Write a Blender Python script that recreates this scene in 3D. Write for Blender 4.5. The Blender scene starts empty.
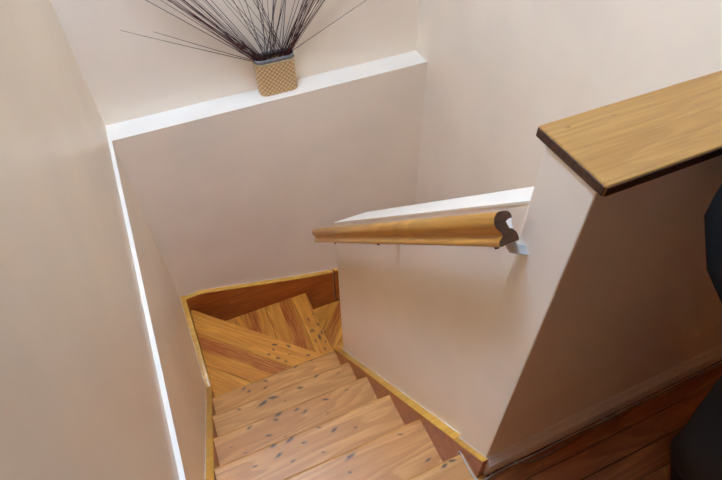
import bpy, bmesh, math, random
from mathutils import Vector, Matrix

scene = bpy.context.scene
COL = scene.collection
random.seed(7)

# ------------------------------------------------------------------ camera
PITCH, YAW, ROLL = math.radians(47.877), math.radians(23.018), math.radians(-1.053)
CAM = Vector((-0.4579, -0.3304, 1.3950))
fw = Vector((math.sin(YAW)*math.cos(PITCH), math.cos(YAW)*math.cos(PITCH), -math.sin(PITCH)))
rt = Vector((math.cos(YAW), -math.sin(YAW), 0.0))
up = rt.cross(fw)
r2 = math.cos(ROLL)*rt + math.sin(ROLL)*up
u2 = -math.sin(ROLL)*rt + math.cos(ROLL)*up
cd = bpy.data.cameras.new('camera')
cd.sensor_fit = 'HORIZONTAL'; cd.sensor_width = 36.0; cd.lens = 548.0*36.0/722.0
cd.clip_start = 0.02
cam = bpy.data.objects.new('camera', cd)
m = Matrix(((r2.x, u2.x, -fw.x), (r2.y, u2.y, -fw.y), (r2.z, u2.z, -fw.z))).to_4x4()
m.translation = CAM
cam.matrix_world = m
COL.objects.link(cam)
scene.camera = cam

# ------------------------------------------------------------------ light
w = bpy.data.worlds.new('overcast_sky'); scene.world = w; w.use_nodes = True
bg = w.node_tree.nodes['Background']
bg.inputs['Color'].default_value = (0.52, 0.735, 1.10, 1); bg.inputs['Strength'].default_value = 100.0
SKY = (-0.697, -0.46, 0.04, 1.50)          # skylight opening over the stairwell: x0, x1, y0, y1
CEIL = 3.25
pl = bpy.data.lights.new('skylight_portal', 'AREA'); pl.shape = 'RECTANGLE'
pl.size = SKY[1]-SKY[0]; pl.size_y = SKY[3]-SKY[2]; pl.cycles.is_portal = True
po = bpy.data.objects.new('skylight_portal', pl)
po.location = ((SKY[0]+SKY[1])/2, (SKY[2]+SKY[3])/2, CEIL+0.05); COL.objects.link(po)

vs = scene.view_settings
vs.view_transform = 'Standard'; vs.look = 'None'; vs.gamma = 1.0; vs.use_curve_mapping = False
vs.exposure = 0.0
scene.cycles.max_bounces = 16; scene.cycles.diffuse_bounces = 14; scene.cycles.glossy_bounces = 4

# ------------------------------------------------------------------ helpers
def link(name, me, mat=None, parent=None):
    o = bpy.data.objects.new(name, me); COL.objects.link(o)
    if mat is not None and me is not None:
        for q in (mat if isinstance(mat, (list, tuple)) else [mat]): me.materials.append(q)
    if parent is not None: o.parent = parent
    return o
def obj(name, bm, mat, parent=None, smooth=False):
    bmesh.ops.recalc_face_normals(bm, faces=bm.faces)
    me = bpy.data.meshes.new(name); bm.to_mesh(me); bm.free()
    if smooth:
        for p in me.polygons: p.use_smooth = True
    return link(name, me, mat, parent)
def tag(o, label, cat=None, group=None, kind=None):
    if label: o['label'] = label
    if cat: o['category'] = cat
    if group: o['group'] = group
    if kind: o['kind'] = kind
    return o
def struct(name, bm, mat, label=None, smooth=False):
    o = obj(name, bm, mat, None, smooth); o['kind'] = 'structure'
    if label: o['label'] = label; 
    return o
def empty(name, loc=(0, 0, 0)):
    o = bpy.data.objects.new(name, None); o.location = loc; o.empty_display_size = 0.05
    COL.objects.link(o); return o
def box(bm, x0, x1, y0, y1, z0, z1, bev=0.0, mi=0):
    v = [bm.verts.new((x, y, z)) for x in (x0, x1) for y in (y0, y1) for z in (z0, z1)]
    fs = [bm.faces.new([v[i] for i in q]) for q in ((0,1,3,2),(4,6,7,5),(0,4,5,1),(2,3,7,6),(0,2,6,4),(1,5,7,3))]
    for f in fs: f.material_index = mi
    if bev:
        es = list({e for f in fs for e in f.edges})
        bmesh.ops.bevel(bm, geom=es, offset=bev, segments=2, affect='EDGES', profile=0.5)
    return bm
def B(*a, **k): return box(bmesh.new(), *a, **k)
def prism(bm, pts, vec, mi=0):
    """closed polygon pts (3D) swept by vec"""
    vec = Vector(vec)
    a = [bm.verts.new(p) for p in pts]; b = [bm.verts.new(Vector(p)+vec) for p in pts]
    n = len(pts); fs = [bm.faces.new(a), bm.faces.new(b[::-1])]
    for i in range(n): fs.append(bm.faces.new((a[i], b[i], b[(i+1) % n], a[(i+1) % n])))
    for f in fs: f.material_index = mi
    return fs
def bevel_all(bm, off, seg=2, ang=0.6):
    bmesh.ops.recalc_face_normals(bm, faces=bm.faces)
    es = [e for e in bm.edges if len(e.link_faces) == 2 and e.calc_face_angle(0) > ang]
    bmesh.ops.bevel(bm, geom=es, offset=off, segments=seg, affect='EDGES', profile=0.5)
def tube(bm, pts, rad, n=6):
    pts = [Vector(p) for p in pts]; rings = []
    ref = Vector((0.13, 0.27, 0.95))
    for i, p in enumerate(pts):
        t = (pts[min(i+1, len(pts)-1)] - pts[max(i-1, 0)]).normalized()
        a = t.cross(ref)
        if a.length < 1e-3: a = t.cross(Vector((1, 0, 0)))
        a.normalize(); b = t.cross(a)
        r = rad[i] if isinstance(rad, (list, tuple)) else rad
        rings.append([bm.verts.new(p + r*(math.cos(2*math.pi*k/n)*a + math.sin(2*math.pi*k/n)*b)) for k in range(n)])
    for A, Bq in zip(rings, rings[1:]):
        for k in range(n): bm.faces.new((A[k], A[(k+1) % n], Bq[(k+1) % n], Bq[k]))
    bm.faces.new(rings[0][::-1]); bm.faces.new(rings[-1])
def clip(poly, a, b, c):
    """keep the part of a 2D polygon with a*x+b*y <= c"""
    out = []
    for i in range(len(poly)):
        p, q = poly[i], poly[(i+1) % len(poly)]
        dp, dq = a*p[0]+b*p[1]-c, a*q[0]+b*q[1]-c
        if dp <= 0: out.append(p)
        if (dp < 0 < dq) or (dq < 0 < dp):
            t = dp/(dp-dq); out.append((p[0]+t*(q[0]-p[0]), p[1]+t*(q[1]-p[1])))
    return out

# ------------------------------------------------------------------ materials
class NT:
    def __init__(s, name):
        s.m = bpy.data.materials.new(name); s.m.use_nodes = True
        s.t = s.m.node_tree; s.bsdf = s.t.nodes['Principled BSDF']
    def n(s, typ, **kw):
        q = s.t.nodes.new(typ)
        for k, v in kw.items():
            if k.startswith('i_'):
                key = k[2:]; key = int(key) if key.isdigit() else key.replace('_', ' ')
                q.inputs[key].default_value = v
            else: setattr(q, k, v)
        return q
    def l(s, a, b): s.t.links.new(a, b)
    def math(s, op, a, b=None, clamp=False):
        q = s.n('ShaderNodeMath', operation=op, use_clamp=clamp)
        for i, v in enumerate((a, b)):
            if v is None: continue
            if isinstance(v, (int, float)): q.inputs[i].default_value = v
            else: s.l(v, q.inputs[i])
        return q.outputs[0]
    def mix(s, fac, a, b, blend='MIX'):
        q = s.n('ShaderNodeMix', data_type='RGBA', blend_type=blend)
        for sock, v in ((q.inputs[0], fac), (q.inputs[6], a), (q.inputs[7], b)):
            if isinstance(v, (int, float)): sock.default_value = v
            elif isinstance(v, tuple): sock.default_value = (*v[:3], 1)
            else: s.l(v, sock)
        return q.outputs[2]
    def remap(s, v, a, b, c=0.0, d=1.0):
        q = s.n('ShaderNodeMapRange', interpolation_type='SMOOTHSTEP'); s.l(v, q.inputs[0])
        for i, x in enumerate((a, b, c, d)): q.inputs[i+1].default_value = x
        return q.outputs[0]
    def bump(s, h, strength, dist):
        q = s.n('ShaderNodeBump'); q.inputs['Strength'].default_value = strength
        q.inputs['Distance'].default_value = dist; s.l(h, q.inputs['Height'])
        s.l(q.outputs[0], s.bsdf.inputs['Normal'])

def paint(name, col, rough=0.4, mottle=0.06, bump=0.25, scuff=0.0, spec=0.4, scuffcol=(0.9, 0.88, 0.85)):
    k = NT(name); tc = k.n('ShaderNodeTexCoord')
    n1 = k.n('ShaderNodeTexNoise', i_Scale=2.3, i_Detail=4.0); k.l(tc.outputs['Object'], n1.inputs['Vector'])
    n2 = k.n('ShaderNodeTexNoise', i_Scale=55.0, i_Detail=4.0); k.l(tc.outputs['Object'], n2.inputs['Vector'])
    dark = tuple(c*(1-mottle) for c in col)
    c = k.mix(k.remap(n1.outputs[0], 0.35, 0.65), col, dark)
    if scuff:
        mp = k.n('ShaderNodeMapping'); mp.inputs['Scale'].default_value = (9, 9, 2.2); mp.inputs['Rotation'].default_value = (0.5, 0.3, 0)
        k.l(tc.outputs['Object'], mp.inputs[0])
        n3 = k.n('ShaderNodeTexNoise', i_Scale=2.0, i_Detail=8.0, i_Roughness=0.7, i_Distortion=0.8); k.l(mp.outputs[0], n3.inputs['Vector'])
        c = k.mix(k.math('MULTIPLY', k.remap(n3.outputs[0], 0.63, 0.68), scuff), c, scuffcol)
    k.l(c, k.bsdf.inputs['Base Color'])
    k.bsdf.inputs['Roughness'].default_value = rough; k.bsdf.inputs['Specular IOR Level'].default_value = spec
    n4 = k.n('ShaderNodeTexNoise', i_Scale=7.0, i_Detail=2.0); k.l(tc.outputs['Object'], n4.inputs['Vector'])
    k.bump(k.math('ADD', k.math('MULTIPLY', n4.outputs[0], 2.5), k.math('MULTIPLY', n2.outputs[0], 0.5)), bump, 0.004)
    return k.m

def wood(name, light, mid, dark, ang=0.0, rough=0.35, axis='X', scale=1.0, stains=(), heart=None, heartcol=(0.32, 0.055, 0.008),
         stain_ang=None, spec=0.4, seed=0.0, ring=0.55, speck=0.0, stain_size=(0.011, 0.0048), fine_amt=0.5):
    """wood whose grain runs along `ang` in the XY plane (axis Y / slope via axis='S')"""
    k = NT(name); tc = k.n('ShaderNodeTexCoord')
    mp = k.n('ShaderNodeMapping', vector_type='TEXTURE')
    mp.inputs['Rotation'].default_value = (0, 0, ang) if axis == 'X' else ((-math.pi/4, 0, 0) if axis == 'S' else (0, 0, ang))
    k.l(tc.outputs['Object'], mp.inputs[0])
    m2 = k.n('ShaderNodeMapping'); m2.inputs['Location'].default_value = (seed*1.7, seed*0.61, seed*0.37)
    m2.inputs['Scale'].default_value = (1, 1, 1) if axis != 'S' else (1, 1, 1)
    k.l(mp.outputs[0], m2.inputs[0])
    P = m2.outputs[0]
    along = 1 if axis == 'S' else 0
    def stretch(a, c):
        q = k.n('ShaderNodeMapping'); s = [c, c, c]; s[along] = a; q.inputs['Scale'].default_value = s
        k.l(P, q.inputs[0]); return q.outputs[0]
    na = k.n('ShaderNodeTexNoise', i_Scale=1.0, i_Detail=3.0, i_Distortion=0.6); k.l(stretch(1.6*scale, 9*scale), na.inputs['Vector'])
    nb = k.n('ShaderNodeTexNoise', i_Scale=1.0, i_Detail=6.0, i_Roughness=0.65); k.l(stretch(6*scale, 170*scale), nb.inputs['Vector'])
    nd = k.n('ShaderNodeTexNoise', i_Scale=1.0, i_Detail=2.0); k.l(stretch(0.8*scale, 6.5*scale), nd.inputs['Vector'])
    # growth rings: contour lines of a stretched noise field
    rg = k.math('FRACT', k.math('MULTIPLY', nd.outputs[0], 17.0))
    rg = k.math('MULTIPLY', k.remap(rg, 0.0, 0.75), k.remap(rg, 1.0, 0.86))
    base = k.mix(k.remap(na.outputs[0], 0.3, 0.7), light, mid)
    c = k.mix(k.math('MULTIPLY', rg, ring), base, dark)
    c = k.mix(k.math('MULTIPLY', k.remap(nb.outputs[0], 0.42, 0.72), fine_amt), c, dark)
    if heart:
        for (ha, hb, hc0, hc1) in heart:       # band hc0..hc1 of (ha*x + hb*y)
            sx = k.n('ShaderNodeSeparateXYZ'); k.l(tc.outputs['Object'], sx.inputs[0])
            s_ = k.math('ADD', k.math('MULTIPLY', sx.outputs[0], ha), k.math('MULTIPLY', sx.outputs[1], hb))
            s_ = k.math('ADD', s_, k.math('MULTIPLY', k.math('SUBTRACT', na.outputs[0], 0.5), 0.05))
            wd = (hc1-hc0)
            f_ = k.math('MULTIPLY', k.remap(s_, hc0-0.1*wd, hc0+0.12*wd), k.remap(s_, hc1+0.1*wd, hc1-0.45*wd))
            f_ = k.math('MULTIPLY', f_, k.remap(nb.outputs[0], 0.36, 0.58, 0.22, 1.0))
            c = k.mix(k.math('MULTIPLY', f_, 0.9), c, heartcol)
    if speck:
        vo = k.n('ShaderNodeTexVoronoi', i_Scale=1.0); k.l(stretch(22, 48), vo.inputs['Vector'])
        ns = k.n('ShaderNodeTexNoise', i_Scale=9.0); k.l(P, ns.inputs['Vector'])
        f_ = k.math('MULTIPLY', k.remap(vo.outputs['Distance'], 0.16, 0.05), k.remap(ns.outputs[0], 0.5, 0.6))
        c = k.mix(k.math('MULTIPLY', f_, speck), c, (0.05, 0.02, 0.01))
    if stains:
        nw = k.n('ShaderNodeTexNoise', i_Scale=160.0, i_Detail=3.0); k.l(tc.outputs['Object'], nw.inputs['Vector'])
        acc = None
        for (x, y, s) in stains:
            q = k.n('ShaderNodeMapping', vector_type='TEXTURE')
            q.inputs['Location'].default_value = (x, y, 0)
            q.inputs['Rotation'].default_value = (0, 0, (ang if stain_ang is None else stain_ang) + 0.35*math.sin(x*91+y*57))
            el = 0.7 + 0.6*abs(math.sin(x*37+y*113))
            q.inputs['Scale'].default_value = (stain_size[0]*s*el, stain_size[1]*s, 100.0)
            k.l(tc.outputs['Object'], q.inputs[0])
            ln = k.n('ShaderNodeVectorMath', operation='LENGTH'); k.l(q.outputs[0], ln.inputs[0])
            acc = ln.outputs['Value'] if acc is None else k.math('MINIMUM', acc, ln.outputs['Value'])
        d_ = k.math('ADD', acc, k.math('MULTIPLY', k.math('SUBTRACT', nw.outputs[0], 0.5), 1.3))
        c = k.mix(k.math('MULTIPLY', k.remap(d_, 1.9, 0.9), 0.45), c, (0.20, 0.11, 0.05))
        c = k.mix(k.math('MULTIPLY', k.remap(d_, 1.15, 0.55), 0.8), c, (0.045, 0.030, 0.018))
    k.l(c, k.bsdf.inputs['Base Color'])
    k.bsdf.inputs['Roughness'].default_value = rough; k.bsdf.inputs['Specular IOR Level'].default_value = spec
    k.bump(nb.outputs[0], 0.12, 0.001)
    return k.m

def plain(name, col, rough=0.5, metal=0.0, spec=0.4, var=0.25, nscale=60.0, bump=0.0):
    k = NT(name); tc = k.n('ShaderNodeTexCoord')
    n1 = k.n('ShaderNodeTexNoise', i_Scale=nscale, i_Detail=3.0); k.l(tc.outputs['Object'], n1.inputs['Vector'])
    c = k.mix(k.remap(n1.outputs[0], 0.3, 0.7), col, tuple(q*(1-var) for q in col))
    k.l(c, k.bsdf.inputs['Base Color'])
    k.bsdf.inputs['Roughness'].default_value = rough; k.bsdf.inputs['Metallic'].default_value = metal
    k.bsdf.inputs['Specular IOR Level'].default_value = spec
    if bump: k.bump(n1.outputs[0], bump, 0.002)
    return k.m

WALL = (0.935, 0.835, 0.695)
M_wall = paint('cream_wall_paint', WALL, 0.36)
M_wall_s = paint('cream_wall_paint_scuffed', WALL, 0.33, scuff=0.6)
M_white = paint('white_gloss_paint', (0.92, 0.84, 0.71), 0.3, mottle=0.05, bump=0.5)
M_ceil = paint('ceiling_paint', (0.80, 0.78, 0.75), 0.7)
M_hall = paint('hall_bounce_tint', (0.50, 0.20, 0.05), 0.5)  # brown made up for unseen hall walls and ceiling, to give dim warm bounce
M_base = paint('skirting_paint', (0.92, 0.82, 0.70), 0.28, mottle=0.12, bump=0.4)
LIGHT, MID, DARK = (0.69, 0.345, 0.098), (0.61, 0.28, 0.070), (0.38, 0.135, 0.026)
M_string = wood('varnished_stringer', (0.56, 0.175, 0.030), (0.46, 0.130, 0.021), (0.27, 0.065, 0.011), rough=0.3, seed=3, speck=0.5)
M_edge = wood('varnished_edge', (0.80, 0.45, 0.070), (0.68, 0.35, 0.050), (0.45, 0.19, 0.03), rough=0.3, seed=5, ring=0.3)
M_riser = wood('riser_pine', (0.50, 0.24, 0.08), (0.42, 0.18, 0.055), (0.28, 0.10, 0.03), rough=0.4, seed=9)

# ------------------------------------------------------------------ dimensions
XL, YF, ZL = -0.685, 1.80, -0.025        # lower stairwell faces, ledge level (hall floor is z = 0)
XLU, YFU = -0.6985, 1.922                 # upper wall faces set back above the ledge
XR = 0.82
ZB = -2.62
HB, HR = -2.4, 2.6                     # hall back wall and right wall

# ------------------------------------------------------------------ setting: walls
bm = bmesh.new()
box(bm, XL-0.2, XLU, HB-0.1, YFU+0.1, ZL, CEIL); box(bm, XL-0.2, XL, HB-0.1, YFU+0.1, ZB, ZL-0.004)
struct('wall_left', bm, M_wall)
bm = bmesh.new()
box(bm, XLU, XR+0.1, YFU, YFU+0.1, ZL, CEIL); box(bm, XL, XR+0.1, YF, YFU+0.1, ZB, ZL-0.004)
struct('wall_far', bm, M_wall)
struct('wall_right', B(XR, XR+0.1, 0.1, YFU, ZB, CEIL), M_wall)
# white painted ledges
bm = bmesh.new(); box(bm, XL, XR, YF-0.0005, YFU, ZL-0.004, ZL+0.001, bev=0.0008); struct('trim_1', bm, M_white)
bm = bmesh.new(); box(bm, XLU, XL+0.0008, -0.3, YFU, ZL-0.004, ZL+0.001, bev=0.0008); struct('trim_2', bm, M_white)
# half wall along the hall, its bare end proud of the stair spine wall
bm = bmesh.new(); box(bm, -0.009, XR, 0.0, 0.10, ZB, 0.9425); bevel_all(bm, 0.0025, 2)
box(bm, XR, HR, 0.0, 0.10, ZB, CEIL); struct('wall_hall', bm, M_wall_s)
# spine wall beside the stairs with a raking top
def ztop(y): return 0.838 - 0.996*(y-0.095)
bm = bmesh.new()
prism(bm, [(0, 0.10, ZB), (0, 0.992, ZB), (0, 0.992, ztop(0.992)), (0, 0.10, ztop(0.10))], (0.128, 0, 0))
struct('wall_spine', bm, M_wall_s)
bm = bmesh.new()
prism(bm, [(-0.001, 0.10, ztop(0.10)), (-0.001, 0.994, ztop(0.994)), (-0.001, 0.996, ztop(0.996)+0.006), (-0.001, 0.10, ztop(0.10)+0.006)], (0.13, 0, 0))
struct('trim_3', bm, M_white)
# hall enclosure
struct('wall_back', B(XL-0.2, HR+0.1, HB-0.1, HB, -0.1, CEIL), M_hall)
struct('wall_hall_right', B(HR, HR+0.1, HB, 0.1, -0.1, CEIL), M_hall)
struct('wall_under_landing', B(XL, 0.0, -0.10, 0.0, ZB, -0.035), M_wall)
bm = bmesh.new()
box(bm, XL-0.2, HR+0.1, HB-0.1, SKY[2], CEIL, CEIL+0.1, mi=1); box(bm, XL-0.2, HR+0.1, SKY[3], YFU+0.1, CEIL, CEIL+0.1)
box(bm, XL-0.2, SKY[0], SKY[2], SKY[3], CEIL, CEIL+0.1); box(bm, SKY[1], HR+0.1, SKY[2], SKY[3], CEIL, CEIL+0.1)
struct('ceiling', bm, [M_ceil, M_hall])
bm = bmesh.new()
for a in ((SKY[0]-.05, SKY[0], SKY[2]-.05, SKY[3]+.05), (SKY[1], SKY[1]+.05, SKY[2]-.05, SKY[3]+.05),
          (SKY[0], SKY[1], SKY[2]-.05, SKY[2]), (SKY[0], SKY[1], SKY[3], SKY[3]+.05)):
    box(bm, *a, CEIL+0.1, CEIL+0.16, bev=0.004)
struct('window_1', bm, M_white)
struct('floor_lower', B(XL-0.1, XR+0.1, -0.1, YFU, ZB-0.1, ZB), M_riser)

# ------------------------------------------------------------------ hall floor of separate planks
floor = empty('floor'); floor['kind'] = 'structure'
FL = [wood('hall_floor_varnish_%d' % i, *c, rough=0.28, seed=11+3*i, speck=0.8) for i, c in enumerate((
    ((0.46, 0.150, 0.042), (0.38, 0.115, 0.030), (0.20, 0.052, 0.012)),
    ((0.52, 0.180, 0.054), (0.43, 0.135, 0.036), (0.24, 0.066, 0.016)),
    ((0.40, 0.125, 0.036), (0.33, 0.095, 0.025), (0.18, 0.045, 0.011))))]
rows = [-0.002, -0.060, -0.1165, -0.173]
while rows[-1] > HB: rows.append(rows[-1]-0.057)
for i, (ya, yb) in enumerate(zip(rows, rows[1:])):
    x0 = 0.0 if yb > -0.18 else XL
    yb = max(yb, HB)
    cuts = [x0, 0.487 if i == 1 else random.uniform(0.15, 1.1) if i != 0 else 1.2, HR]
    for j, (a, b) in enumerate(zip(cuts, cuts[1:])):
        obj('floor_plank', B(a+0.0006, b-0.0006, yb+0.0007, ya-0.0007, -0.022, random.uniform(-0.0008, 0.0), bev=0.001), FL[(i*2+j*(1 if i != 1 else 2)+i//2) % 3], floor)
obj('subfloor', B(0.0, HR, HB, 0.0, -0.10, -0.0225), M_riser, floor)
obj('subfloor', B(XL, 0.0, HB, -0.175, -0.10, -0.0225), M_riser, floor)

# hall skirting: moulded board
bm = bmesh.new()
prof = [(0, 0), (-0.013, 0), (-0.013, 0.058), (-0.0155, 0.062), (-0.0155, 0.068), (-0.012, 0.072), (-0.012, 0.078), (-0.0085, 0.083), (-0.0065, 0.090), (-0.003, 0.097), (0, 0.099)]
prism(bm, [(-0.004, y, z+0.0005) for y, z in prof], (HR, 0, 0))
struct('baseboard_hall', bm, M_base)

# ------------------------------------------------------------------ staircase
stair = empty('staircase', (0, 0, 0))
tag(stair, 'worn pine staircase winding down between cream walls', 'staircase')
N0, GO, RI = 0.062, 0.2008, 0.2085
def noseY(k): return N0 + GO*k
def noseZ(k): return -RI*k
XA, XB = -0.657, -0.024
stains = {
 0: [(-.081,.050,.9),(-.058,.053,.8),(-.30,.03,1)],
 1: [(-.262,.240,1.1),(-.28,.20,.6),(-.10,.24,.6),(-.36,.17,.7),(-.06,.14,.7),(-.47,.23,.8),(-.52,.12,.8),(-.2,.1,.6)],
 2: [(-.457,.452,1.1),(-.398,.450,1.2),(-.359,.42,.9),(-.449,.415,1.0),(-.251,.42,1.1),(-.296,.449,.6),(-.532,.412,.6),(-.414,.378,.6),(-.312,.364,.5),(-.182,.398,.6),(-.5,.33,.5),(-.59,.36,.5)],
 3: [(-.519,.646,1.0),(-.46,.587,1.0),(-.417,.635,1.1),(-.401,.652,1.3),(-.329,.641,1.0),(-.303,.621,1.0),(-.211,.634,1.0),(-.225,.579,.5),(-.262,.531,.4),(-.404,.558,.5),(-.121,.638,.6),(-.56,.56,.5),(-.6,.60,.4),(-.545,.53,.5)],
 4: [(-.544,.844,1.0),(-.440,.829,1.6),(-.393,.836,1.5),(-.27,.832,1.1),(-.184,.855,.9),(-.09,.83,.6),(-.35,.80,.5)],
 5: [(-.502,1.047,1.0),(-.483,1.023,1.1),(-.394,1.042,1.1),(-.406,1.009,.9),(-.232,1.058,1.0),(-.152,1.060,.8),(-.33,1.03,.4)]}
def tint(c, f): return tuple(q*g for q, g in zip(c, f))
for k in range(6):
    f = ((1.0,1.0,1.0),(1.05,1.02,1.0),(1.08,1.08,1.12),(1.02,1.0,1.0),(0.98,0.96,.92),(1.0,.97,.9))[k]
    mt = wood('tread_pine_%d' % k, tint(LIGHT, f), tint(MID, f), tint(DARK, f), rough=0.36, seed=20+7*k, stains=stains[k], ring=0.5, speck=0.25, stain_size=(0.0105, 0.0042))
    y1 = noseY(k); y0 = noseY(k-1)-0.030 if k else -0.172
    z = noseZ(k)
    bm = bmesh.new()
    # tread profile with a rounded nose
    pr = [(y0, z-0.028), (y0, z)]
    for a in range(0, 181, 30):
        t = math.radians(90-a); pr.append((y1-0.010+0.010*math.cos(t), z-0.012+0.012*math.sin(t)))
    pr.append((y1-0.010, z-0.028))
    xa = XA if k else XL+0.001; xb = XB if k else -0.0012
    if k == 0: xb = -0.001
    prism(bm, [(xa, y, zz) for y, zz in pr], (xb-xa, 0, 0))
    obj('tread', bm, mt, stair)
    if k:
        yr = noseY(k-1)-0.022
        obj('riser', B(XA, XB, yr-0.018, yr, noseZ(k)-0.028, noseZ(k-1)-0.0285), M_riser, stair)

# winder treads built of boards laid parallel to each nosing
ZW = [-1.25, -1.46, -1.67, -1.88]
def winder(z, poly, dirv, cuts, nose_c, mats, name='winder_tread'):
    """boards: strips of poly between cuts of s = dirv . p ; nosing at the largest s"""
    root = obj(name, bearer_mesh(poly, z), M_riser, stair)
    for i, (c0, c1) in enumerate(zip(cuts, cuts[1:])):
        p = clip(clip(poly, dirv[0], dirv[1], c1-0.0007), -dirv[0], -dirv[1], -(c0+0.0007))
        if len(p) < 3: continue
        bm = bmesh.new()
        fs = prism(bm, [(x, y, z-0.024) for x, y in p], (0, 0, 0.024))
        bevel_all(bm, 0.0012 if c1 != cuts[-1] else 0.002, 1)
        obj('board', bm, mats[i % len(mats)], root)
    return root
def bearer_mesh(poly, z):
    bm = bmesh.new(); cx = sum(p[0] for p in poly)/len(poly); cy = sum(p[1] for p in poly)/len(poly)
    prism(bm, [(cx+(x-cx)*0.94, cy+(y-cy)*0.94, z-0.040) for x, y in poly], (0, 0, 0.0155)); return bm
s5 = noseY(5)-0.03
LW = ((0.80,0.36,0.050),(0.69,0.265,0.030),(0.36,0.095,0.010))
# first winder: nosing runs diagonally, x + 0.99*y = const
n1 = (0.7106, 0.7036)
C1 = n1[0]*-0.642 + n1[1]*1.776
poly1 = [(XA, s5), (-0.002, s5), (-0.002, (C1-n1[0]*-0.002)/n1[1]), ((C1-n1[1]*1.774)/n1[0], 1.774), (XA, 1.774)]
poly1 = clip(poly1, n1[0], n1[1], C1)
a1 = math.atan2(-n1[0], n1[1])
st1 = [(-.277,1.352,1.1),(-.293,1.324,.8),(-.325,1.306,.9),(-.285,1.263,1.2),(-.223,1.26,.6),(-.209,1.312,1.1),(-.129,1.213,1.1),(-.252,1.227,.8),(-.38,1.33,.4)]
mw1 = [wood('winder_pine_a', *LW, ang=a1, rough=0.34, seed=61, ring=0.3),
       wood('winder_pine_b', *LW, ang=a1, rough=0.34, seed=65, ring=0.3, heart=[(n1[0], n1[1], C1-0.205, C1-0.118)], stains=st1[4:8]),
       wood('winder_pine_c', *LW, ang=a1, rough=0.34, seed=69, ring=0.3, stains=st1)]
winder(ZW[0], poly1, n1, [C1-1.2, C1-0.285, C1-0.128, C1], C1, mw1)
# second winder: nosing runs straight to the far wall
NX = 0.040
poly2 = [(-0.62, 1.774), (-0.002, 1.05), (NX, 1.05), (NX, 1.774)]
st2 = [(.029,1.513,1.1),(-.016,1.484,1.1),(-.030,1.485,1.0),(.026,1.448,1.0),(.004,1.424,1.5),(-.027,1.41,.9),(.003,1.336,1.0),(.025,1.381,1.0),(-.014,1.571,.9),(.027,1.60,.8)]
mw2 = [wood('winder_pine_d', *LW, ang=math.pi/2, rough=0.34, seed=73, ring=0.45, heart=[(1, 0, -0.372, -0.275)]),
       wood('winder_pine_e', *LW, ang=math.pi/2, rough=0.34, seed=77, ring=0.4, heart=[(1, 0, -0.155, -0.052)]),
       wood('winder_pine_f', *LW, ang=math.pi/2, rough=0.34, seed=81, ring=0.3, stains=st2)]
winder(ZW[1], poly2, (1, 0), [-0.9, -0.235, -0.058, NX], NX, mw2)
# third winder, turning towards the lower flight
n3 = (0.735, -0.678)
def s3(x, y): return n3[0]*x+n3[1]*y
C3 = s3(0.135, 1.06)
poly3 = clip([(0.012, 1.03), (0.78, 1.03), (0.78, 1.774), (0.012, 1.774)], n3[0], n3[1], C3)
a3 = math.atan2(n3[0], -n3[1])
j3 = s3(0.168, 1.690)
mw3 = [wood('winder_pine_g', *LW, ang=a3, rough=0.34, seed=85, ring=0.4),
       wood('winder_pine_h', *LW, ang=a3, rough=0.34, seed=89, ring=0.4, heart=[(n3[0], n3[1], j3+0.02, j3+0.10)]),
       wood('winder_pine_i', *LW, ang=a3, rough=0.34, seed=93, ring=0.3)]
winder(ZW[2], poly3, n3, [j3-1.0, j3-0.004, j3+0.13, C3], C3, mw3)
poly4 = [(0.13, 1.02), (0.78, 1.02), (0.78, 1.774), (0.62, 1.62)]
winder(ZW[3], poly4, (0, -1), [-1.9, -1.45, -1.2, -1.02], -1.02, mw2[:1])
for k in range(3):
    y0 = 1.02-0.2*(k+1)
    obj('tread', B(0.152, 0.776, y0, y0+0.225, ZW[3]-0.21*(k+1)-0.028, ZW[3]-0.21*(k+1), bev=0.006), mw1[0], stair)
    obj('riser', B(0.152, 0.776, y0+0.205, y0+0.2205, ZW[3]-0.21*(k+1)+0.0005, ZW[3]-0.21*k-0.0285 if k else ZW[3]-0.041), M_riser, stair)
# winder risers
def riser_between(p, q, z0, z1, t=0.016):
    d = Vector((q[0]-p[0], q[1]-p[1], 0)).normalized(); n = Vector((d.y, -d.x, 0))*t
    bm = bmesh.new()
    prism(bm, [(p[0], p[1], z0), (q[0], q[1], z0), (q[0]+n.x, q[1]+n.y, z0), (p[0]+n.x, p[1]+n.y, z0)], (0, 0, z1-z0))
    obj('riser', bm, M_riser, stair)
obj('riser', B(XA, -0.002, s5+0.008, s5+0.0255, ZW[0]+0.0005, noseZ(5)-0.0285), M_riser, stair)
off = -0.022
riser_between(((C1+off-n1[1]*1.773)/n1[0], 1.773), (-0.005, (C1+off+n1[0]*0.005)/n1[1]), ZW[1]+0.0005, ZW[0]-0.0405)
obj('riser', B(NX-0.035, NX-0.019, 1.05, 1.773, ZW[2]+0.0005, ZW[1]-0.0405), M_riser, stair)
riser_between((0.16, (n3[0]*0.16-C3-off)/-n3[1]), (0.70, (n3[0]*0.70-C3-off)/-n3[1]), ZW[3]+0.0005, ZW[2]-0.0405)

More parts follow.
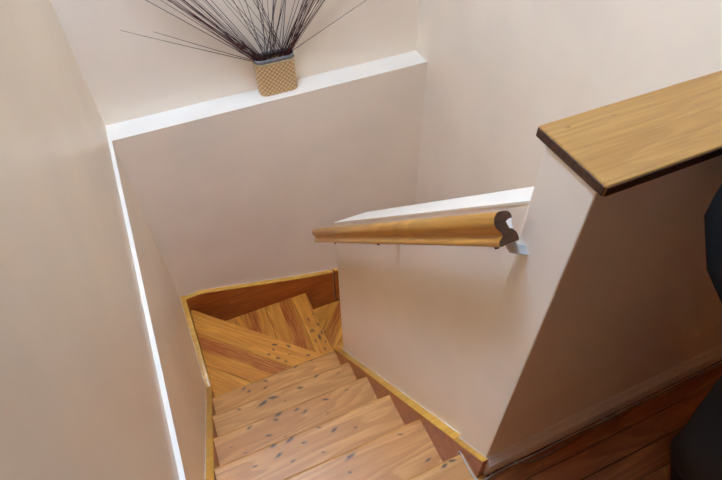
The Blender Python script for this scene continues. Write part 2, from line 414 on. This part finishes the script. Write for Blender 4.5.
# stringers: board with a lighter rounded edge strip along the top
def stringer(pts_top, depth, thick_vec, name='stringer', bottom=None, caulk=True):
    bm = bmesh.new()
    bot = bottom or [(p[0], p[1], p[2]-depth) for p in reversed(pts_top)]
    prism(bm, [(p[0], p[1], p[2]-0.007) for p in pts_top] + bot, thick_vec)
    o = obj(name, bm, M_string, stair)
    bm = bmesh.new()
    tv = Vector(thick_vec)*1.10
    a = [Vector(p) for p in pts_top]
    prism(bm, a + [p-Vector((0, 0, 0.0075)) for p in reversed(a)], tv)
    bevel_all(bm, 0.0025, 2, 0.9)
    e = obj('edge_strip', bm, M_edge, o, True)
    if caulk:
        bm = bmesh.new(); tv = Vector(thick_vec).normalized()
        for p, q in zip(a, a[1:]):
            nseg = max(2, int((q-p).length/0.03)); pts = []
            for i in range(nseg+1):
                pts.append(p.lerp(q, i/nseg)+tv*0.0012+Vector((0, 0, 0.0006)))
            tube(bm, pts, [0.0006+0.0014*random.random()**2 for _ in pts], 5)
        obj('paint_line', bm, M_white, o)
    return o
def zr(y): return 0.103 - 1.0535*y
right_top = [(-0.0005, 1.075, zr(1.075)), (-0.0005, 0.10, zr(0.10))]
stringer(right_top, 0.36, (-0.0235, 0, 0), bottom=[(-0.0005, 0.10, -0.36), (-0.0005, 1.0, -1.249), (-0.0005, 1.075, -1.249)])
up_top = [(-0.0095, 0.0995, zr(0.0995)-0.004), (-0.0095, -0.008, zr(-0.008)-0.004)]
stringer(up_top, 0.30, (-0.0145, 0, 0), bottom=[(-0.0095, -0.008, 0.0005), (-0.0095, 0.0615, 0.0005), (-0.0095, 0.065, -0.2), (-0.0095, 0.0995, -0.2)])
def zlft(y): return 0.072 - 1.052*y
XS = XL+0.0005
left_top = [(XS, -0.0, zlft(-0.0)), (XS, 1.235, zlft(1.235))]
stringer(left_top, 0.36, (0.0265, 0, 0), bottom=[(XS, 1.235, -1.3), (XS, 1.0, -1.3), (XS, 0.065, -0.36), (XS, 0.065, 0.0005), (XS, 0.0, 0.0005)])
stringer([(XS, 1.2355, zlft(1.2355)), (XS, 1.47, -1.192), (XS, 1.64, -1.150), (XS, YF-0.001, -1.128)], 0.3, (0.0265, 0, 0),
         bottom=[(XS, YF-0.001, -1.48), (XS, 1.2355, -1.48)])
YS = YF-0.0005
stringer([(XL+0.0275, YS, -1.138), (-0.567, YS, -1.130), (0.027, YS, -1.300), (0.236, YS, -1.349)], 0.4, (0, -0.025, 0),
         bottom=[(0.236, YS, -1.9), (XL+0.0275, YS, -1.5)])
stringer([(0.2460, YS, -1.345), (XR-0.001, YS, -1.62)], 0.4, (0, -0.018, 0), bottom=[(XR-0.001, YS, -2.1), (0.2505, YS, -1.9)])

# ------------------------------------------------------------------ wooden cap of the half wall
M_cap = wood('cap_pine', (0.46, 0.235, 0.058), (0.38, 0.175, 0.038), (0.25, 0.100, 0.02), rough=0.3, seed=41, speck=0.5, ring=0.25, fine_amt=0.5, scale=1.3)
M_capdark = wood('cap_end_grain_edge_shade', (0.11, 0.045, 0.018), (0.075, 0.03, 0.012), (0.03, 0.012, 0.006), rough=0.6, seed=43, scale=3)  # dark end grain; also stands in for shade on the front side
cap = empty('wall_cap', (0.0, 0.05, 0.934))
tag(cap, 'honey pine board capping the half wall beside the hall', 'wall cap')
bm = bmesh.new()
box(bm, -0.0100, XR-0.001, -0.0105, 0.1215, 0.9430, 0.9600)
bevel_all(bm, 0.0028, 3)
o = obj('cap_board', bm, [M_cap], None); o.parent = cap; o.location = (0, -0.05, -0.934)
bm = bmesh.new(); box(bm, -0.0115, -0.0095, -0.0090, 0.1200, 0.9440, 0.9580, bev=0.0008)
o = obj('end_grain', bm, M_capdark, None); o.parent = cap; o.location = (0, -0.05, -0.934)
bm = bmesh.new(); box(bm, -0.0085, XR-0.002, -0.0118, -0.0100, 0.9440, 0.9578, bev=0.0006)
o = obj('front_edge_shade', bm, M_capdark, None); o.parent = cap; o.location = (0, -0.05, -0.934)  # dark strip: shade of the hall-facing side put into the colour

# ------------------------------------------------------------------ handrail
M_rail = wood('handrail_pine', (0.66, 0.34, 0.062), (0.54, 0.245, 0.038), (0.25, 0.092, 0.016), axis='S', rough=0.28, seed=51, speck=0.5, ring=0.3, fine_amt=0.55)
M_railend = wood('handrail_end', (0.13, 0.055, 0.020), (0.09, 0.035, 0.013), (0.035, 0.014, 0.006), rough=0.6, seed=53, scale=5)
M_metal = plain('bracket_paint', (0.55, 0.54, 0.50), 0.4, 0.0)
RX, RYA, RZA = -0.046, 0.092, 0.803
dirr = Vector((0, 0.7055, -0.7087)); upr = Vector((0, 0.7087, 0.7055))
RLEN = 1.405
rail = empty('handrail', (RX, RYA, RZA))
tag(rail, 'varnished wooden handrail with moulded profile fixed to the raking wall', 'handrail')
ctrl = [(.004,.0285),(-.005,.029),(-.0125,.0235),(-.0158,.0145),(-.0142,.006),(-.0085,-.0030),(-.0095,-.0090),(-.0155,-.0135),(-.0172,-.0185),(-.0150,-.0215),(-.005,-.0205),
        (.0135,-.0205),(.0165,-.0185),(.0160,-.0084),(.0110,-.0007),(.0122,.009),(.0150,.018),(.0120,.0255)]
def catmull(pts, n=3):
    out = []; L = len(pts)
    for i in range(L):
        p0, p1, p2, p3 = (Vector(pts[(i+j-1) % L]) for j in range(4))
        for q in range(n):
            t = q/n
            out.append(0.5*((2*p1)+(p2-p0)*t+(2*p0-5*p1+4*p2-p3)*t*t+(3*p1-p0-3*p2+p3)*t*t*t))
    return out
prf = catmull(ctrl)
bm = bmesh.new()
rings = []
for s, e in ((0.0, 1.0), (0.5, 1.0), (RLEN-0.004, 1.0), (RLEN, 0.9)):
    rings.append([bm.verts.new(Vector((q.x*e, 0, 0)) + upr*(q.y*e) + dirr*s) for q in prf])
n = len(prf)
for A, Bq in zip(rings, rings[1:]):
    for i in range(n): bm.faces.new((A[i], A[(i+1) % n], Bq[(i+1) % n], Bq[i]))
bm.faces.new(rings[-1])
o = obj('rail', bm, M_rail, rail, True)
bm = bmesh.new()
prism(bm, [Vector((q.x*0.985, 0, 0))+upr*(q.y*0.985)-dirr*0.0012 for q in prf], dirr*0.003)
e0 = obj('end_grain', bm, M_railend, rail)
e0['label'] = 'dark rough sawn end'
bm = bmesh.new()
patch = [(.0030,.0125),(.0080,.0150),(.0138,.0150),(.0115,.009),(.0106,.002),(.0118,-.001),(.006,.001),(.0045,.006)]
prism(bm, [Vector((x, 0, 0))+upr*y-dirr*0.0016 for x, y in patch], dirr*0.001)
obj('paint_patch', bm, M_white, e0)
# brackets under the rail
def bracket(s, big):
    bm = bmesh.new()
    c = dirr*s
    wx = -RX - 0.0005
    wdt = 0.014 if big else 0.007
    # saddle strip under the foot
    def slab(u0, u1, v0, v1, s0, s1):
        pts = [Vector((u, 0, 0))+upr*v+c+dirr*s0 for u, v in ((u0, v0), (u1, v0), (u1, v1), (u0, v1))]
        prism(bm, pts, dirr*(s1-s0))
    slab(-0.009, 0.020, -0.0245, -0.0208, -wdt, wdt)
    # arm out of the wall
    pts = [Vector((0.012, 0, 0))+upr*-0.0215, Vector((0.022, 0, 0))+upr*-0.0210, Vector((0.024, 0, 0))+upr*-0.030, Vector((wx, 0, 0))+upr*(-0.040 if big else -0.034), Vector((wx, 0, 0))+upr*(-0.056 if big else -0.042), Vector((0.018, 0, 0))+upr*(-0.042 if big else -0.034)]
    prism(bm, [p+c-dirr*wdt*0.7 for p in pts], dirr*wdt*1.4)
    # wall plate
    slab(wx-0.004, wx, -0.062 if big else -0.042, -0.024, -wdt*1.3, wdt*1.3)
    o = obj('bracket', bm, M_metal, rail)
    bm = bmesh.new()
    tube(bm, [Vector((-0.006, 0, 0))+upr*-0.0275+c, Vector((-0.006, 0, 0))+upr*-0.0240+c], 0.0038, 8)
    obj('screw', bm, M_capdark, o)
bracket(0.030, True); bracket(0.62, False); bracket(1.10, False)

# ------------------------------------------------------------------ woven basket on the ledge
bas = empty('woven_basket', (0.073, 1.873, ZL+0.001))
tag(bas, 'small woven straw basket standing on the white far ledge', 'basket')
HX, HY, RC, HH = 0.088, 0.036, 0.027, 0.158
def rr(u, hx, hy, rc):
    """point on a rounded rectangle at perimeter fraction u"""
    sx, sy = 2*(hx-rc), 2*(hy-rc); q = math.pi*rc/2; L = 2*sx+2*sy+4*q; s = (u % 1)*L
    segs = [('l', sx, (-hx+rc, -hy), (1, 0)), ('a', q, (hx-rc, -hy+rc), -math.pi/2), ('l', sy, (hx, -hy+rc), (0, 1)), ('a', q, (hx-rc, hy-rc), 0),
            ('l', sx, (hx-rc, hy), (-1, 0)), ('a', q, (-hx+rc, hy-rc), math.pi/2), ('l', sy, (-hx, hy-rc), (0, -1)), ('a', q, (-hx+rc, -hy+rc), math.pi)]
    for ty, ln, p, d in segs:
        if s <= ln:
            if ty == 'l':
                return Vector((p[0]+d[0]*s, p[1]+d[1]*s, 0)), Vector((d[1], -d[0], 0))
            t = d + s/rc
            nrm = Vector((math.cos(t), math.sin(t), 0)); return Vector((p[0], p[1], 0))+nrm*rc, nrm
        s -= ln
    return Vector((-hx+rc, -hy, 0)), Vector((0, -1, 0))
NU, NV = 252, 88
k = NT('woven_straw')
at = k.n('ShaderNodeAttribute', attribute_name='weave')
ns = k.n('ShaderNodeTexNoise', i_Scale=300.0); tc = k.n('ShaderNodeTexCoord'); k.l(tc.outputs['Object'], ns.inputs['Vector'])
c = k.mix(at.outputs['Fac'], (0.40, 0.22, 0.075), (0.88, 0.66, 0.38))
c = k.mix(k.math('MULTIPLY', ns.outputs[0], 0.35), c, (0.50, 0.31, 0.13))
k.l(c, k.bsdf.inputs['Base Color']); k.bsdf.inputs['Roughness'].default_value = 0.6
M_straw = k.m
M_lining = plain('grey_lining', (0.22, 0.20, 0.20), 0.8)
bm = bmesh.new(); lay = bm.verts.layers.float.new('weave')
PER = 2*(2*(HX-RC))+2*(2*(HY-RC))+2*math.pi*RC
cell = PER/42
rings = []
for j in range(NV+1):
    v = j/NV; z = v*HH
    inset = 0.006*max(0, 1-v/0.06)**2
    grow = 0.002*v
    ring = []
    for i in range(NU):
        p, nr = rr(i/NU, HX-inset+grow, HY-inset, RC-inset*0.5)
        a = i/NU*42 + 0.001; b = z/cell
        chk = (math.floor(a)+math.floor(b)) % 2
        fa, fb = a-math.floor(a)-0.5, b-math.floor(b)-0.5
        lift = (1-(2*abs(fa))**3)*(1-(2*abs(fb))**3)
        h = 0.0016*lift if chk else 0.0006*lift
        vert = bm.verts.new(p+nr*h+Vector((0, 0, z)))
        vert[lay] = (1.0 if chk else 0.15)*(0.35+0.65*lift)
        ring.append(vert)
    rings.append(ring)
for A, Bq in zip(rings, rings[1:]):
    for i in range(NU): bm.faces.new((A[i], A[(i+1) % NU], Bq[(i+1) % NU], Bq[i]))
bm.faces.new(rings[0][::-1])
obj('basket_body', bm, M_straw, bas)
def wall_ring(z0, z1, o_out, o_in, name, mat):
    bm = bmesh.new(); R = []
    for off_, z in ((o_out, z0), (o_out, z1), (o_in, z1), (o_in, z0)):
        R.append([bm.verts.new(rr(i/72, HX+0.004+off_, HY+off_, RC)[0]+Vector((0, 0, z))) for i in range(72)])
    for q in range(4):
        A, Bq = R[q], R[(q+1) % 4]
        for i in range(72): bm.faces.new((A[i], A[(i+1) % 72], Bq[(i+1) % 72], Bq[i]))
    return obj(name, bm, mat, bas, True)
wall_ring(HH-0.001, HH+0.020, -0.001, -0.004, 'lining', M_lining)
wall_ring(HH-0.004, HH+0.002, 0.0018, -0.001, 'rim', plain('straw_rim', (0.62, 0.47, 0.27), 0.6))
obj('inner_base', B(-0.075, 0.075, -0.030, 0.030, 0.095, 0.125), M_lining, bas)

# ------------------------------------------------------------------ dark twigs fanned out of the basket
M_twig = [plain('twig_maroon', (0.085, 0.020, 0.018), 0.5, nscale=30), plain('twig_brown', (0.075, 0.035, 0.022), 0.5, nscale=30), plain('twig_red', (0.16, 0.022, 0.024), 0.5, nscale=30)]
def twig(ang, bx, L, label, lean=0.0, bend=0.0, mi=0, thick=1.3):
    """ang: degrees from vertical in the wall plane, positive to the right"""
    a = math.radians(ang)
    z0 = ZL+0.128; y0 = 1.873+random.uniform(-0.016, 0.016)
    rimx = 0.072+bx
    ex, ez = rimx, ZL+HH+0.004
    p0 = Vector((rimx - math.sin(a)*0.05*0.7, y0, z0)); p0.x = min(max(p0.x, 0.072-0.066), 0.072+0.066)
    pts = [p0]
    N = 6
    for i in range(N+1):
        t = i/N; aa = a + bend*t
        y = y0 + (0.004 - lean*t*L)
        y = min(y, YFU-0.004)
        pts.append(Vector((ex + math.sin(a+bend*t*0.5)*L*t, y, ez + math.cos(a+bend*t*0.5)*L*t)))
    org = pts[0].copy()
    bm = bmesh.new()
    tube(bm, [p-org for p in pts], [0.0013*thick]*2+[0.0013*thick-0.0007*thick*(i/N) for i in range(1, N+1)], 5)
    o = obj('twig', bm, M_twig[mi], None, True); o.location = org
    tag(o, label, 'twig', 'dark twigs fanned out of the basket')
    return o
GL = 'thin dark twig in the dense bundle fanning left from the basket'
GM = 'thin dark twig standing near upright in the middle of the fan'
GR = 'thin dark twig in the dense bundle fanning right from the basket'
twig(-63.5, -0.074, 0.565, 'lowest and longest dark twig sticking out left of the basket', mi=1, bend=0.02)
twig(-61.0, -0.070, 0.450, 'short reddish twig just above the lowest twig on the left', mi=2, bend=0.03)
twig(66.0, 0.074, 0.52, 'lone dark twig reaching furthest right from the basket', mi=1, bend=0.03)
for i in range(27):
    twig(-random.triangular(27, 48.5, 46), -random.uniform(0.036, 0.080), random.uniform(0.55, 0.78), GL, random.uniform(-0.03, 0.10), random.uniform(-0.03, 0.03), random.choice((0, 0, 1, 2)), random.uniform(0.9, 1.4))
for i in range(25):
    a = random.uniform(-34, 24)
    twig(a, random.uniform(-0.06, 0.06)*0.9 + 0.012, random.uniform(0.5, 0.75), GM, random.uniform(0.0, 0.14), random.uniform(-0.05, 0.05), random.choice((0, 1, 1)), random.uniform(0.9, 1.4))
for i in range(23):
    twig(random.triangular(20, 50, 33), random.uniform(0.028, 0.076), random.uniform(0.5, 0.75), GR, random.uniform(-0.02, 0.10), random.uniform(-0.03, 0.06), random.choice((0, 0, 1, 2)), random.uniform(0.9, 1.4))

# ------------------------------------------------------------------ cables along the hall skirting
M_cab_w = plain('white_cable', (0.62, 0.56, 0.48), 0.45)
M_cab_b = plain('tan_cable', (0.34, 0.22, 0.13), 0.5)
M_clip = plain('cable_clip', (0.55, 0.50, 0.44), 0.45)
def smooth_path(pts, n=6):
    out = []; pts = [Vector(p) for p in pts]; P = [pts[0]]+pts+[pts[-1]]
    for i in range(1, len(P)-2):
        p0, p1, p2, p3 = P[i-1:i+3]
        for q in range(n):
            t = q/n
            out.append(0.5*((2*p1)+(p2-p0)*t+(2*p0-5*p1+4*p2-p3)*t*t+(3*p1-p0-3*p2+p3)*t*t*t))
    out.append(pts[-1]); return out
cab = empty('cable', (0.0, -0.018, 0.0))
tag(cab, 'pale cable running round the wall corner along the hall skirting', 'cable')
bm = bmesh.new()
path = [(-0.024-0.006, noseY(0)+0.004, -0.02), (-0.030, noseY(0)+0.002, 0.003), (-0.030, 0.045, 0.004), (-0.030, 0.0, 0.004), (-0.024, -0.020, 0.004), (-0.004, -0.021, 0.004), (0.05, -0.0175, 0.004)]
path += [(0.05+0.1*i, -0.0175 - 0.002*(i % 2), 0.004) for i in range(1, 16)]
tube(bm, [p-Vector((0.0, -0.018, 0.0)) for p in smooth_path(path)], 0.0021, 6)
obj('sheath', bm, M_cab_w, cab, True)
for x in (0.012, 0.085, 0.36, 0.47, 0.70, 0.95, 1.2):
    bm = bmesh.new(); box(bm, x-0.003, x+0.003, -0.0215+0.018, -0.0135+0.018, 0.0005, 0.0075, bev=0.001)
    obj('clip', bm, M_clip, cab)
cab2 = empty('cable', (0.09, -0.022, 0.0))
tag(cab2, 'tan loose cable bowing away from the clipped one on dark boards', 'cable')
bm = bmesh.new()
path = [(0.095, -0.0225, 0.003), (0.13, -0.031, 0.003), (0.19, -0.032, 0.003), (0.25, -0.027, 0.003), (0.30, -0.026, 0.003), (0.38, -0.0235, 0.003), (0.48, -0.0235, 0.003), (0.60, -0.026, 0.003), (0.75, -0.025, 0.003), (1.0, -0.024, 0.003), (1.5, -0.024, 0.003)]
tube(bm, [p-Vector((0.09, -0.022, 0.0)) for p in smooth_path(path)], 0.0020, 6)
obj('sheath', bm, M_cab_b, cab2, True)

# ------------------------------------------------------------------ person standing in the hall at the right edge
M_jeans = plain('dark_jeans', (0.013, 0.014, 0.015), 0.85, nscale=400, var=0.4, bump=0.3)
M_jacket = plain('black_jacket', (0.007, 0.0065, 0.006), 0.9, spec=0.15, nscale=200, var=0.3, bump=0.2)
M_shoe = plain('dark_shoe', (0.018, 0.018, 0.020), 0.55)
M_lace = plain('shoe_lace', (0.30, 0.29, 0.27), 0.7)
M_skin = plain('skin', (0.55, 0.34, 0.25), 0.5, var=0.08)
M_hair = plain('dark_hair', (0.03, 0.02, 0.015), 0.6)
def skinned(name, verts, edges, rads, mat, parent, root=0, sub=2):
    me = bpy.data.meshes.new(name); me.from_pydata([Vector(v) for v in verts], edges, [])
    o = link(name, me, mat, parent)
    sk = o.modifiers.new('Skin', 'SKIN'); sk.use_smooth_shade = True
    for i, r in enumerate(rads):
        d = me.skin_vertices[0].data[i]; d.radius = r if isinstance(r, tuple) else (r, r); d.use_root = (i == root)
    sd = o.modifiers.new('Sub', 'SUBSURF'); sd.levels = sub; sd.render_levels = sub
    return o
PX, PY = 0.48, -0.30
person = empty('person', (PX, PY, 0.0))
tag(person, 'person in dark jeans and black jacket standing at the right edge', 'person')
def L_(p): return (p[0]-PX, p[1]-PY, p[2])
J = dict(pel=(0.335, -0.255, 0.92), spine=(0.31, -0.285, 1.08), chest=(0.285, -0.31, 1.26), neck=(0.26, -0.34, 1.42), head=(0.235, -0.345, 1.54), crown=(0.225, -0.345, 1.62),
         hipR=(0.365, -0.200, 0.86), kneeR=(0.285, -0.275, 0.47), ankR=(0.455, -0.205, 0.09), toeR=(0.40, -0.29, 0.035),
         hipL=(0.375, -0.330, 0.86), kneeL=(0.33, -0.45, 0.46), ankL=(0.53, -0.45, 0.09), toeL=(0.45, -0.52, 0.035),
         shR=(0.30, -0.165, 1.35), elR=(0.31, -0.105, 1.12), wrR=(0.105, -0.215, 1.17),
         shL=(0.30, -0.46, 1.35), elL=(0.32, -0.52, 1.10), wrL=(0.115, -0.40, 1.13))
V = list(J.keys()); idx = {n_: i for i, n_ in enumerate(V)}
E_ = [('pel','spine'),('spine','chest'),('chest','neck'),('neck','head'),('head','crown'),('pel','hipR'),('hipR','kneeR'),('kneeR','ankR'),('ankR','toeR'),
      ('pel','hipL'),('hipL','kneeL'),('kneeL','ankL'),('ankL','toeL'),('chest','shR'),('shR','elR'),('elR','wrR'),('chest','shL'),('shL','elL'),('elL','wrL')]
rad = dict(pel=.10, spine=.095, chest=.11, neck=.052, head=.082, crown=.06, hipR=.075, kneeR=.05, ankR=.035, toeR=.028, hipL=.075, kneeL=.05, ankL=.035, toeL=.028,
           shR=.05, elR=.036, wrR=.026, shL=.05, elL=.036, wrL=.026)
verts = [L_(J[n_]) for n_ in V]; edges = [(idx[a], idx[b]) for a, b in E_]; rads = [rad[n_] for n_ in V]
# palms and five unequal curled fingers on each hand, grown from the wrist
for wname, sgn in (('wrR', 1), ('wrL', -1)):
    wv = Vector(verts[idx[wname]])
    palm = len(verts); verts.append(tuple(wv+Vector((-0.055, -0.01*sgn, -0.01)))); rads.append(0.024); edges.append((idx[wname], palm))
    pv = Vector(verts[palm])
    for q, (dy, ln) in enumerate(((-0.030, .066), (-0.010, .078), (0.010, .072), (0.028, .056))):
        a = pv+Vector((-0.034, dy, 0)); b = a+Vector((-ln*0.5, 0, -0.008)); c_ = b+Vector((-ln*0.32, 0, -0.026))
        i0 = len(verts); verts += [tuple(a), tuple(b), tuple(c_)]; rads += [0.009, 0.0085, 0.0075]; edges += [(palm, i0), (i0, i0+1), (i0+1, i0+2)]
    a = wv+Vector((-0.035, -0.036*sgn, 0.004)); b = a+Vector((-0.035, -0.018*sgn, -0.006))
    i0 = len(verts); verts += [tuple(a), tuple(b)]; rads += [0.011, 0.009]; edges += [(palm, i0), (i0, i0+1)]
skinned('body', verts, edges, rads, M_skin, person)
# face
hd = Vector(L_(J['head']))
def blob(name, c, s, mat, parent=person):
    bm = bmesh.new(); bmesh.ops.create_uvsphere(bm, u_segments=20, v_segments=12, radius=1.0)
    bmesh.ops.scale(bm, vec=s, verts=bm.verts); bmesh.ops.translate(bm, vec=c, verts=bm.verts)
    return obj(name, bm, mat, parent, True)
for s_ in (-1, 1):
    blob('eye', hd+Vector((-0.076, 0.030*s_, 0.005)), (0.009, 0.012, 0.008), M_lace)
    blob('ear', hd+Vector((0.005, 0.082*s_, -0.005)), (0.018, 0.010, 0.030), M_skin)
blob('nose', hd+Vector((-0.088, 0, -0.022)), (0.014, 0.011, 0.020), M_skin)
blob('mouth', hd+Vector((-0.076, 0, -0.056)), (0.008, 0.024, 0.006), plain('lips', (0.42, 0.18, 0.15), 0.5))
blob('hair', hd+Vector((0.022, 0, 0.040)), (0.088, 0.088, 0.088), M_hair)
# trousers
mid = lambda a, b: tuple((x+y)/2 for x, y in zip(a, b))
hemR, hemL = (0.450, -0.205, 0.075), (0.515, -0.45, 0.075)
tn = [J['pel'], J['hipR'], mid(J['hipR'], J['kneeR']), J['kneeR'], mid(J['kneeR'], hemR), hemR, J['hipL'], mid(J['hipL'], J['kneeL']), J['kneeL'], mid(J['kneeL'], hemL), hemL]
skinned('jeans', [L_(p) for p in tn], [(0,1),(1,2),(2,3),(3,4),(4,5),(0,6),(6,7),(7,8),(8,9),(9,10)],
        [.13, .105, .105, .115, .090, .070, .105, .105, .110, .090, .070], M_jeans, person)
# jacket
jn = [(0.257, -0.231, 0.80), (0.251, -0.240, 0.915), J['spine'], J['chest'], (0.265, -0.335, 1.39), J['shR'], J['elR'], J['wrR'], J['shL'], J['elL'], J['wrL']]
skinned('jacket', [L_(p) for p in jn], [(0,1),(1,2),(2,3),(3,4),(3,5),(5,6),(6,7),(3,8),(8,9),(9,10)],
        [.235, .265, .150, .135, .065, .068, .055, .042, .068, .055, .042], M_jacket, person)
# shoes
def shoe(ax, ay, turn):
    rot = Matrix.Rotation(turn, 3, 'Z'); base = Vector((ax-PX, ay-PY, 0))
    bm = bmesh.new()
    secs = [(0.075, .030, .060), (0.05, .038, .085), (0.0, .040, .095), (-0.06, .042, .075), (-0.12, .046, .055), (-0.165, .040, .045), (-0.185, .022, .032)]
    R = []
    for dx, hw, h in secs:
        R.append([bm.verts.new(base + rot @ Vector((dx, hw*math.cos(t)*(1 if math.sin(t) > -0.2 else 1.05), 0.001+max(0, h*(0.35+0.65*math.sin(t)) if math.sin(t) > -0.5 else 0)))) for t in [2*math.pi*q/16 for q in range(16)]])
    for A, Bq in zip(R, R[1:]):
        for i in range(16): bm.faces.new((A[i], A[(i+1) % 16], Bq[(i+1) % 16], Bq[i]))
    bm.faces.new(R[0]); bm.faces.new(R[-1][::-1])
    o = obj('shoe', bm, M_shoe, person, True)
    for q in range(4):
        bm = bmesh.new(); x = -0.05-0.02*q
        h = 0.080-0.0065*q
        tube(bm, [base + rot @ Vector(v) for v in ((x, -0.024, h-0.012), (x-0.004, 0, h), (x, 0.024, h-0.012))], 0.0022, 6)
        obj('lace', bm, M_lace, o)
shoe(0.455, -0.205, 0.85); shoe(0.535, -0.45, 0.6)
